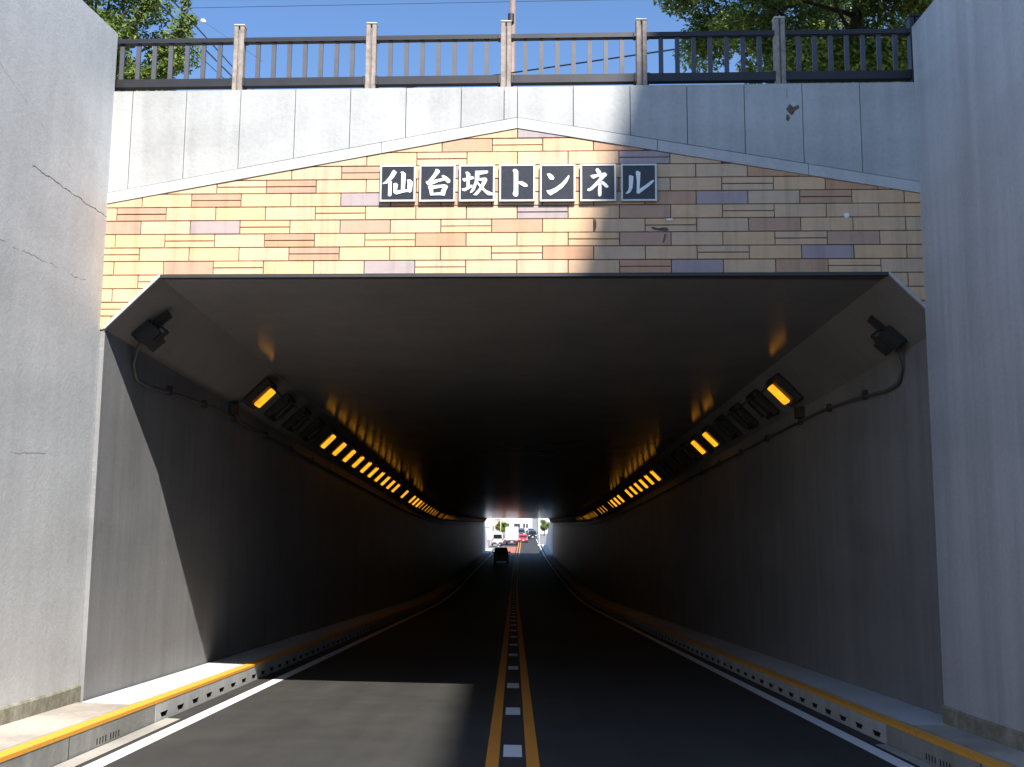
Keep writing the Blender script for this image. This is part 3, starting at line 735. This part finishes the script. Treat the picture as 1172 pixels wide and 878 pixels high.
# floodlights and their conduits
def floodlight(side):
    nm = 'left' if side < 0 else 'right'
    y = 10.95
    xm = -3.97 if side < 0 else 4.06
    base = Vector((xm, y, zr(y) + 4.27))
    rt = empty('floodlight', base); tag(rt, 'dark unlit floodlight box on the %s haunch just inside the entrance' % nm, 'lamp', 'floodlights at the entrance')
    R = Matrix.Rotation(side*math.radians(-42), 4, 'Y') @ Matrix.Rotation(math.radians(-14), 4, 'X') @ Matrix.Rotation(math.radians(side*12), 4, 'Z')
    def addp(name, mb, mat):
        o = mb.build(name, mat); o.parent = rt; o.matrix_local = R; return o
    addp('bracket', MB().box(-.05, .05, -.05, .05, -.08, .16).box(-.19, -.175, -.03, .03, -.2, .0).box(.175, .19, -.03, .03, -.2, .0).box(-.19, .19, -.03, .03, -.02, .0), 'housing')
    bd = MB()
    bd.add([(-.17, -.15, -.08), (.17, -.15, -.08), (.17, .15, -.08), (-.17, .15, -.08), (-.15, -.13, -.30), (.15, -.13, -.30), (.15, .17, -.26), (-.15, .17, -.26)],
           [(0, 1, 2, 3), (4, 5, 6, 7), (0, 1, 5, 4), (1, 2, 6, 5), (2, 3, 7, 6), (3, 0, 4, 7)])
    b = addp('lamp_body', bd, 'housing')
    for k in range(5): bd2 = MB().box(-.14+.06*k, -.128+.06*k, -.12, .12, -.08, -.05); addp('cooling_fin', bd2, 'housing')
    addp('glass_cover', MB().add([(-.14, -.1, -.3055), (.14, -.1, -.3055), (.14, .14, -.273), (-.14, .14, -.273), (-.14, -.1, -.311), (.14, -.1, -.311), (.14, .14, -.279), (-.14, .14, -.279)],
        [(0, 1, 2, 3), (4, 5, 6, 7), (0, 1, 5, 4), (1, 2, 6, 5), (2, 3, 7, 6), (3, 0, 4, 7)]), 'lens_off')
    wx = XL if side < 0 else XR
    ww = wx - side*.035
    def P(yy, hgt, dx=0): return Vector((ww - side*dx + xo(yy), yy, zr(yy)+hgt))
    path = [base + Vector((-side*-.08, .02, -.12)), base + Vector((side*.16, .0, -.22)), P(10.98, 3.98, .05), P(11.0, 3.80, .0), P(11.12, 3.66), P(11.45, 3.64), P(12.5, 3.72)]
    path += [P(yy, 3.80) for yy in (14, 16, 20, 26, 32, 40, 48, 56, 64, 72, 84, 96, 110, 122)]
    cr = empty('cable_conduit', P(11.4, 3.7)); tag(cr, 'grey cable conduit running along the top of the %s tunnel wall' % nm, 'conduit', 'conduits along the tunnel walls')
    sm = []                                              # rounded corner points
    for a, b in zip(path[:-1], path[1:]):
        sm += [a.lerp(b, .08), a.lerp(b, .92)]
    child(MB().tube([path[0]] + sm + [path[-1]], .022, 8).build('pipe', 'conduit', smooth=True), cr)
    for yy in (12.2, 13.6, 15.0, 17, 19, 21, 23):
        p = P(yy, 3.72 if yy < 13 else 3.80 if yy >= 14 else 3.78)
        child(MB().bbox(p.x-.03, p.x+.03, yy-.03, yy+.03, p.z-.055, p.z+.055, .006).build('clamp', 'housing'), cr)
    jb = P(15.0, 3.93)
    child(MB().bbox(jb.x-.05, jb.x+.05, 14.86, 15.14, jb.z-.08, jb.z+.08, .01).build('junction_box', 'housing'), cr)
    child(MB().tube([jb, jb + Vector((-side*.12, .25, .2))], .014, 6).build('branch_pipe', 'conduit'), cr)
floodlight(-1); floodlight(1)

# ------------------------------------------------------------------ trees
def leaf_mesh(name, centers, radii, n, size, mat, parent, seed, flat=.75):
    rg = np.random.default_rng(seed)
    centers = np.array(centers); radii = np.array(radii)
    w = radii**2.2; idx = rg.choice(len(centers), n, p=w/w.sum())
    d = rg.normal(size=(n, 3)); d /= np.linalg.norm(d, axis=1)[:, None]
    rr = rg.random(n)**.38
    p = centers[idx] + d*(radii[idx]*rr)[:, None]*np.array([1, 1, flat])
    nrm = d*.4 + rg.normal(size=(n, 3))*.42 + np.array([.12, -.4, .55]); nrm /= np.linalg.norm(nrm, axis=1)[:, None]
    t = rg.normal(size=(n, 3)); t -= nrm*(t*nrm).sum(1)[:, None]; t /= np.linalg.norm(t, axis=1)[:, None]
    b = np.cross(nrm, t)
    L = size*rg.uniform(.65, 1.35, n)[:, None]; W = L*.42
    v = np.empty((n, 6, 3))
    v[:, 0] = p - t*L*.5; v[:, 1] = p - t*L*.1 + b*W*.5 - nrm*L*.04; v[:, 2] = p + t*L*.28 + b*W*.36 - nrm*L*.08
    v[:, 3] = p + t*L*.55 - nrm*L*.2; v[:, 4] = p + t*L*.28 - b*W*.36 - nrm*L*.08; v[:, 5] = p - t*L*.1 - b*W*.5 - nrm*L*.04
    me = bpy.data.meshes.new(name); nv = n*6
    me.vertices.add(nv); me.vertices.foreach_set('co', v.reshape(-1))
    f = (np.arange(n)[:, None, None]*6 + np.array([[0, 1, 2, 3], [0, 3, 4, 5]])[None]).reshape(-1)
    me.loops.add(len(f)); me.loops.foreach_set('vertex_index', f.astype(np.int32))
    me.polygons.add(n*2); me.polygons.foreach_set('loop_start', np.arange(0, n*8, 4, dtype=np.int32)); me.polygons.foreach_set('loop_total', np.full(n*2, 4, dtype=np.int32))
    me.update(); me.validate()
    return link(name, me, mat, parent)
def tree(name, base, trunk_h, crown_c, crown_r, nclump, clump_r, nleaf, leaf, mat, label, seed, shoots=(), squash=.8, group=None, nlimb=40):
    rg = random.Random(seed)
    rt = tag(empty(name, base), label, 'tree', group)
    base = Vector(base); cc = Vector(crown_c)
    trunk = MB(); top = base + Vector((rg.uniform(-.2, .2), 0, trunk_h)); r0 = .02*(cc.z + crown_r - base.z) + .04
    pts = [base + Vector((0, 0, -.3)), base.lerp(top, .35) + Vector((.08, .03, 0)), base.lerp(top, .7) - Vector((.05, 0, 0)), top, top.lerp(cc, .6), cc + Vector((.1, .1, crown_r*.3))]
    trunk.tube(pts, [r0*1.25, r0, r0*.88, r0*.8, r0*.5, r0*.15], 9)
    cl = []; rad = []
    limbs = MB()
    for k in range(nclump):
        while True:
            d = Vector((rg.uniform(-1, 1), rg.uniform(-1, 1), rg.uniform(-1, 1)))
            if .35 < d.length < 1: break
        c = cc + Vector((d.x*crown_r, d.y*crown_r, d.z*crown_r*squash)); cl.append(c); rad.append(clump_r*rg.uniform(.55, 1.3))
        s = top.lerp(cc, rg.uniform(.0, .7)); m = s.lerp(c, .5) + Vector((rg.uniform(-.3, .3), rg.uniform(-.3, .3), rg.uniform(-.1, .4)))
        if k < nlimb: limbs.tube([s, m, c], [r0*.22, r0*.12, r0*.04], 6)
    for (pts_, r_) in shoots:
        pts_ = [Vector(p) for p in pts_]
        limbs.tube(pts_, [.05] + [.03]*(len(pts_)-2) + [.008], 6)
        for a, b in zip(pts_[:-1], pts_[1:]):
            for q in range(4): cl.append(a.lerp(b, (q+.5)/4)); rad.append(r_*rg.uniform(.6, 1.2))
    child(trunk.build('trunk', 'bark', smooth=True), rt); child(limbs.build('limbs', 'bark', smooth=True), rt)
    o = leaf_mesh('crown', [c - base for c in cl], rad, nleaf, leaf, mat, rt, seed)
    return rt
def pd(x, y, d): return at_depth(x, y, d)
# right: broad leafy tree; left: loose young tree with shoots
rc = pd(965, -40, 19)
tree('broadleaf_tree', (6.6, 19.5, 4.3), 3.4, (rc.x+.55, 19.3, rc.z+.25), 3.8, 240, .55, 140000, .11, 'leaf_b', 'large dense broadleaf tree behind the right end of the railing', 11, squash=.78, nlimb=7)
lc = pd(110, 10, 17.5)
sh = [([pd(185, 60, 17), pd(205, 38, 17), pd(212, 5, 17), pd(220, -30, 17)], .16), ([pd(170, 70, 17), pd(198, 55, 17), pd(214, 36, 17), pd(222, 18, 17)], .13), ([pd(150, 90, 17), pd(185, 80, 17), pd(208, 70, 17)], .22), ([pd(160, 20, 17.3), pd(176, -10, 17.3), pd(190, -40, 17.3)], .22)]
tree('young_tree', (-7.6, 17.6, 4.3), 2.4, (lc.x-.35, 17.6, lc.z-.2), 1.85, 80, .45, 42000, .095, 'leaf_a', 'loose bright green tree with upright shoots behind the left end of the railing', 5, shoots=sh, squash=1.15)

# ------------------------------------------------------------------ utility pole, cables, street light
pb = pd(586.5, 60, 30)
pole = tag(empty('utility_pole', (pb.x, 30, 4.3)), 'thin reddish steel utility pole rising behind the middle of the railing', 'pole')
child(MB().tube([(pb.x, 30, 4.2), (pb.x, 30, 17.5)], [.125, .095], 12).build('shaft', 'pole', smooth=True), pole)
zb = pd(586, 23, 30).z
child(MB().tube([(pb.x-.05, 29.9, zb-.14), (pb.x-.05, 29.9, zb+.14)], .1, 10).build('clamp_band', 'cable'), pole)
child(MB().tube([(pb.x, 30, 17.0), (pb.x-.9, 30, 17.1)], .03, 6).build('cross_arm', 'pole'), pole)
def cable(a, b, r, label, sag=.15):
    a, b = Vector(a), Vector(b); n = 14; pts = []
    for i in range(n+1):
        t = i/n; p = a.lerp(b, t); p.z -= sag*4*t*(1-t); pts.append(p)
    mid = pts[0]
    o = tag(empty('overhead_cable', a), label, 'cable', 'cables across the sky')
    child(MB().tube(pts, r, 6).build('wire', 'cable'), o)
def far(p, q, t): return p + (q-p)*t
a, b = pd(186, 8, 26), pd(270, 92, 40); cable(far(a, b, -1.2), far(a, b, 1.6), .028, 'thick black cable slanting down past the left tree, nearest the tree', 0)
a, b = pd(197, 0, 26), pd(271, 82, 40); cable(far(a, b, -1.2), far(a, b, 1.6), .024, 'black cable slanting down to the first railing post', 0)
a, b = pd(176, 16, 27), pd(252, 86, 40); cable(far(a, b, -1.2), far(a, b, 1.6), .016, 'thin cable partly hidden by the left tree shoots', 0)
a, b = pd(470, 100, 30), pd(755, 59, 24); cable(far(a, b, -.3), far(a, b, 1.1), .022, 'black cable rising to the right behind the middle railing bays', 0)
a, b = pd(228, 9, 45), pd(790, -2, 45); cable(far(a, b, -.6), far(a, b, .9), .012, 'hair thin cable crossing the sky near the top', .0)
sl = pd(230.5, 23, 34)
lampost = tag(empty('street_light', sl), 'tiny pale street light head hanging on a thin wire left of the railing post', 'light')
child(MB().tube([sl, sl+Vector((.06, 0, -.04)), sl+Vector((.14, 0, -.1))], [.05, .09, .06], 8).build('head', 'letter', smooth=True), lampost)
a = pd(215, 10, 34); b = pd(300, 70, 34); child(MB().tube([a, sl, b], .008, 5).build('wire', 'cable'), lampost)

# ------------------------------------------------------------------ tall building up on the right bank (throws the shade over the right half)
bx, bz = 9.0, .58 + 0
BZ = 2.44 + (9.0-.60)/.28
apt = tag(empty('apartment_building', (15, -28, 4.5)), 'tall pale apartment block up on the right bank, outside the picture', 'building')
child(MB().box(9.0, 22, -52, -11.5, 4.5, BZ).build('wall', 'tactile'), apt)
wme = MB().box(-.05, .03, -.9, .9, -.7, .7); wm = bpy.data.meshes.new('window'); wm.from_pydata(wme.v, [], wme.f); wm.materials.append(M['window_glass'])
for fl in range(9):
    for k in range(7):
        o = link('window', wm, None, apt); o.location = (9.0-15, -14.5-5.6*k+28, 3.0*fl+1.8)

# ------------------------------------------------------------------ vehicles
def vehicle(name, label, cat, stations, col, loc, heading=0, van=False, W=1.68, wheel_r=.3, wb=(.8, 3.1), rear=True, group='vehicles seen in the tunnel and beyond'):
    """stations: (y, z_bottom, z_belt, z_top, half width, half width at top). y=0 is the rear."""
    rt = tag(empty(name, loc, heading), label, cat, group)
    pm = paint(name + '_paint', col)
    L = stations[-1][0]; off = L/2
    v = []; f = []
    for (y, zb, zl, zt, w, wt) in stations:
        y -= off; e = .06
        v += [(-w+e, y, zb), (-w, y, zb+.12), (-w, y, zl), (-wt, y, zt-.05), (-wt+.08, y, zt), (wt-.08, y, zt), (wt, y, zt-.05), (w, y, zl), (w, y, zb+.12), (w-e, y, zb)]
    n = 10
    for i in range(len(stations)-1):
        for k in range(n): f.append((i*n+k, i*n+(k+1) % n, (i+1)*n+(k+1) % n, (i+1)*n+k))
    f += [tuple(range(n)), tuple(range((len(stations)-1)*n, len(stations)*n))]
    mesh('body', v, f, pm, rt)
    def panel(nm, pts, mat, nrm, t=.012):
        q = [Vector(p) for p in pts]; nv = Vector(nrm)*t
        m = MB(); k = len(q); m.add([p - nv*.3 for p in q] + [p + nv for p in q], [tuple(range(k)), tuple(range(k, 2*k))] + [(i, (i+1) % k, k+(i+1) % k, k+i) for i in range(k)])
        return m.build(nm, mat, rt)
    # glazing follows the stations where the roof stands clear of the belt
    def between(i, j, nm):
        s, t = stations[i], stations[j]
        for sg in (-1, 1):
            pts = []
            for (st, fr) in ((s, .12), (t, .12), (t, .86), (s, .86)):
                y, zb, zl, zt, w, wt = st; pts.append(((w + (wt-w)*fr)*sg, y - off, zl + (zt-.05-zl)*fr))
            cy = sum(p[1] for p in pts)/4; pts = [(p[0], cy + (p[1]-cy)*.93, p[2]) for p in pts]
            panel(nm, pts, 'glass', (sg, 0, .15))
    roofed = [i for i, s in enumerate(stations) if s[3] - s[2] > .3]
    for i, j in zip(roofed[:-1], roofed[1:]): between(i, j, 'side_window')
    y, zb, zl, zt, w, wt = stations[0 if van else roofed[0]]
    r0 = stations[max(0, roofed[0]-1)] if not van else stations[0]
    yb0, zb0 = (r0[0]-off, max(r0[2], r0[3]-.02)) if not van and roofed[0] > 0 else (y-off, zl)
    wt_ = wt
    panel('rear_window', [(-w*.86, yb0-.002, zb0+.05), (w*.86, yb0-.002, zb0+.05), (wt_*.86, y-off-.002, zt-.1), (-wt_*.86, y-off-.002, zt-.1)], 'glass', (0, -1, .2))
    s1 = stations[roofed[-1]]; s2 = stations[min(roofed[-1]+1, len(stations)-1)]
    panel('windscreen', [(-s2[4]*.84, s2[0]-off, s2[3]+.03), (s2[4]*.84, s2[0]-off, s2[3]+.03), (s1[5]*.88, s1[0]-off, s1[3]-.07), (-s1[5]*.88, s1[0]-off, s1[3]-.07)], 'glass', (0, .6, .7), .02)
    Wd = stations[1][4]
    zL = stations[0][2]
    for sg in (-1, 1):
        panel('tail_light', [(sg*Wd*.78, -off-.002, zL-.22), (sg*Wd*.97, -off-.002, zL-.22), (sg*Wd*.97, -off-.002, zL+.06), (sg*Wd*.78, -off-.002, zL+.06)], 'red_lens', (0, -1, 0), .02)
        zf = stations[-1][2]
        panel('headlight', [(sg*Wd*.6, off+.002, zf-.18), (sg*Wd*.95, off+.002, zf-.18), (sg*Wd*.95, off+.002, zf), (sg*Wd*.6, off+.002, zf)], 'clear_lens', (0, 1, 0), .02)
        sm = stations[roofed[-1]]
        MB().bbox(sg*(Wd+.1)-.09, sg*(Wd+.1)+.09, sm[0]-off+.15, sm[0]-off+.25, sm[2]+.02, sm[2]+.17, .03).build('wing_mirror', 'bplastic', rt)
    MB().bbox(-Wd*.96, Wd*.96, -off-.07, -off+.1, stations[0][1]+.02, stations[0][1]+.26, .03).build('rear_bumper', 'bplastic' if van else pm, rt)
    MB().bbox(-Wd*.96, Wd*.96, off-.1, off+.07, stations[-1][1]+.02, stations[-1][1]+.26, .03).build('front_bumper', pm, rt)
    MB().box(-.165, .165, -off-.085, -off-.07, .42, .58).build('number_plate', 'plate_white', rt)
    MB().box(-.165, .165, off+.07, off+.085, .36, .52).build('number_plate', 'plate_white', rt)
    for sg in (-1, 1):
        for yy in wb:
            wx = sg*(Wd-.09)
            t = MB(); t.tube([(wx-.09, yy-off, wheel_r), (wx+.09, yy-off, wheel_r)], wheel_r, 16); wh = t.build('wheel', 'tyre', rt)
            r = MB(); r.tube([(wx+sg*.085, yy-off, wheel_r), (wx+sg*.1, yy-off, wheel_r)], wheel_r*.62, 12); rr = r.build('rim', 'alloy'); rr.parent = wh
    return rt
KEI = [(0, .28, .85, .95, .70, .68), (.06, .26, .92, 1.2, .73, .64), (.25, .24, .95, 1.56, .735, .58), (1.2, .22, .95, 1.6, .735, .6), (2.1, .22, .95, 1.55, .735, .59), (2.75, .22, .93, .98, .735, .68), (3.3, .24, .82, .86, .72, .62), (3.4, .3, .7, .74, .66, .6)]
HATCH = [(0, .3, .85, .93, .78, .76), (.08, .26, .92, 1.0, .83, .74), (.6, .22, .93, 1.42, .845, .62), (1.7, .2, .93, 1.5, .85, .64), (2.5, .2, .92, 1.44, .85, .62), (3.2, .2, .92, .96, .85, .72), (4.0, .22, .82, .85, .82, .7), (4.15, .3, .66, .7, .72, .66)]
VAN = [(0, .35, 1.1, 1.95, .83, .76), (.05, .3, 1.1, 1.98, .85, .77), (1.6, .25, 1.1, 1.99, .85, .77), (3.2, .25, 1.1, 1.97, .85, .77), (3.7, .25, 1.08, 1.9, .85, .74), (4.35, .25, 1.05, 1.1, .84, .76), (4.55, .32, .8, .85, .78, .72)]
SUV = [(0, .4, .98, 1.1, .84, .8), (.08, .36, 1.05, 1.55, .88, .74), (.35, .34, 1.06, 1.74, .89, .7), (1.8, .32, 1.05, 1.78, .89, .71), (2.7, .32, 1.04, 1.72, .89, .7), (3.4, .32, 1.04, 1.1, .89, .78), (4.4, .34, .98, 1.0, .87, .74), (4.6, .42, .8, .84, .78, .7)]
def rz(y): return zr(y) + .0
def vx(px, d): return at_depth(px, 600, d).x
vehicle('small_car', 'dark small hatchback in silhouette just inside the far exit', 'car', KEI, (.012, .012, .014), (vx(574, 101), 101, rz(101)+.02), wb=(.55, 2.85), wheel_r=.27)
# box truck
def box_truck(loc, label):
    rt = tag(empty('box_truck', loc), label, 'truck', 'vehicles seen in the tunnel and beyond'); w = paint('truck_white', (.8, .8, .8))
    MB().bbox(-1.05, 1.05, -3.0, 1.5, .85, 3.0, .03).build('cargo_box', w, rt)
    MB().box(-.006, .006, -3.012, -3.0, .95, 2.9).build('door_gap', 'bplastic', rt)
    cab = MB().add([(x, y, z) for x in (-.95, .95) for (y, z) in ((1.58, .55), (3.1, .55), (3.1, 1.25), (2.75, 2.15), (1.58, 2.2))], [(0, 1, 2, 3, 4), (9, 8, 7, 6, 5), (0, 5, 6, 1), (1, 6, 7, 2), (2, 7, 8, 3), (3, 8, 9, 4), (4, 9, 5, 0)]); cab.build('cab', w, rt)
    MB().add([(-.85, 3.085, 1.32), (.85, 3.085, 1.32), (.8, 2.8, 2.05), (-.8, 2.8, 2.05), (-.85, 3.105, 1.33), (.85, 3.105, 1.33), (.8, 2.82, 2.06), (-.8, 2.82, 2.06)], [(0, 1, 2, 3), (4, 5, 6, 7), (0, 1, 5, 4), (1, 2, 6, 5), (2, 3, 7, 6), (3, 0, 4, 7)]).build('windscreen', 'glass', rt)
    MB().box(-.42, -.34, -2.9, 3.0, .5, .75).box(.34, .42, -2.9, 3.0, .5, .75).build('chassis', 'bplastic', rt)
    MB().bbox(-1.0, 1.0, -3.05, -2.92, .5, .66, .02).build('rear_bumper', 'bplastic', rt)
    for sg in (-1, 1):
        MB().bbox(sg*.85-.14, sg*.85+.14, -3.08, -3.02, .68, .8, .01).build('tail_light', 'red_lens', rt)
        for yy in (-1.9, 2.3):
            wh = MB().tube([(sg*.85-.12, yy, .38), (sg*.85+.12, yy, .38)], .38, 16).build('wheel', 'tyre', rt)
            r_ = MB().tube([(sg*.85+sg*.115, yy, .38), (sg*.85+sg*.13, yy, .38)], .22, 12).build('rim', 'alloy'); r_.parent = wh
    MB().box(-.2, .2, -3.07, -3.055, .52, .64).build('number_plate', 'plate_white', rt)
box_truck((vx(586, 170), 170, rz(170)), 'white box truck driving away beyond the exit')
vehicle('delivery_van', 'white van with red tail lights left of the box truck', 'van', VAN, (.8, .8, .8), (vx(569, 166), 166, rz(166)), van=True, wb=(.8, 3.7), heading=.06)
vehicle('estate_car', 'pale grey car waiting behind the white van', 'car', SUV, (.6, .62, .62), (vx(570, 186), 187, rz(186)), wb=(.85, 3.6))
vehicle('hatchback', 'red hatchback approaching in the right lane', 'car', HATCH, (.5, .03, .035), (vx(599, 186), 188, rz(186)), heading=math.pi, wb=(.75, 3.3))
vehicle('minivan', 'dark minivan behind the red hatchback', 'van', VAN, (.05, .055, .065), (vx(596.5, 236), 236, rz(236)), heading=math.pi, van=True, wb=(.8, 3.7))
vehicle('suv', 'black off-roader parked on the right verge beyond the exit', 'car', SUV, (.02, .022, .03), (vx(609.5, 215), 215, rz(215)), heading=math.pi, wb=(.85, 3.6))
vehicle('suv', 'grey car farther back behind the parked black off-roader', 'car', SUV, (.25, .26, .28), (vx(608, 262), 262, rz(262)), heading=math.pi, wb=(.85, 3.6))
vehicle('hatchback', 'white hatchback farthest along the street beyond the exit', 'car', HATCH, (.75, .75, .75), (vx(590, 285), 285, rz(285)), wb=(.75, 3.3))

# ------------------------------------------------------------------ street beyond the exit
def house(name, label, x0, x1, y0, y1, hgt, mat, wins, roofmat='tactile'):
    rt = tag(empty(name, ((x0+x1)/2, y0, -5.12)), label, 'building', 'buildings beyond the exit')
    cx, cy, cz = (x0+x1)/2, y0, -5.12
    MB().box(x0-cx, x1-cx, 0, y1-y0, 0, hgt).build('wall', mat, rt)
    MB().box(x0-cx-.3, x1-cx+.3, -.3, y1-y0+.3, hgt+.002, hgt+.25).build('roof', roofmat, rt)
    for (a, b, c, d) in wins:
        w = MB().bbox(a-cx-.06, b-cx+.06, -.06, .02, c-.06, d+.06, .01).build('window', 'frame', rt)
        p = MB().box(a-cx, b-cx, -.075, -.062, c, d).build('pane', 'window_glass'); p.parent = w
house('shop_building', 'white shop front closing the left side of the street', -16, -5, 232, 242, 7, 'tactile', [(-9.5, -7.6, .4, 2.4), (-7.2, -5.6, .4, 2.4), (-12.5, -10, .4, 2.4)])
house('town_house', 'pale house at the end of the street', -4.5, 6, 335, 345, 8, 'tactile', [(-3, -1.5, 1, 2.4), (0, 2, .9, 2.4), (3, 4.6, 1, 2.4)])
house('low_house', 'pink rendered house beyond the left pavement', -7.5, -3.2, 275, 283, 4, 'pinkish', [(-6.8, -5.4, 1, 2.2), (-4.8, -3.8, 1, 2.2)])
house('town_house', 'white house on the right beyond the parked cars', 7.0, 15, 290, 300, 7, 'tactile', [(7.8, 9.4, 1, 2.6), (10.2, 12, 1, 2.6)])
tree('street_tree', (-3.2, 252, -5.15), 1.2, (-3.2, 252, -2.6), 1.6, 24, .6, 3500, .26, 'leaf_a', 'green street tree on the left beyond the exit', 21)
tree('street_tree', (7.6, 258, -5.15), 1.2, (7.6, 258, -2.4), 1.5, 24, .6, 3500, .26, 'leaf_b', 'dark green street tree on the right beyond the exit', 22)
def street_post(px, d, col, label, hgt=6, r=.09):
    x = vx(px, d); rt = tag(empty('street_post', (x, d, -5.12)), label, 'post', 'posts along the far street')
    MB().tube([(0, 0, 0), (0, 0, hgt)], [r, r*.8], 10).build('shaft', col, rt, True)
    MB().tube([(0, 0, 0), (0, 0, .3)], [r*1.6, r*1.5], 10).build('foot', col, rt, True)
street_post(565.5, 200, 'sign_yellow', 'yellowish post left of the street tree beyond the exit')
street_post(573, 205, 'sign_yellow', 'yellowish post right of the street tree beyond the exit')
street_post(617, 170, 'letter', 'white pole at the end of the right exit wall', r=.16)
street_post(601.5, 225, 'letter', 'white pole between the dark minivan and the parked off-roader')
bd = tag(empty('shop_sign', (vx(557, 176), 176, -5.12)), 'white and pink sign board left of the white van', 'sign')
MB().bbox(-.9, .9, -.06, .06, .9, 2.9, .02).build('board', 'letter', bd); MB().box(-.7, .7, -.075, -.062, 1.1, 1.9).build('panel', 'pinkish', bd)
MB().box(-.8, -.7, -.05, .05, 0, .9).box(.7, .8, -.05, .05, 0, .9).build('leg', 'frame', bd)
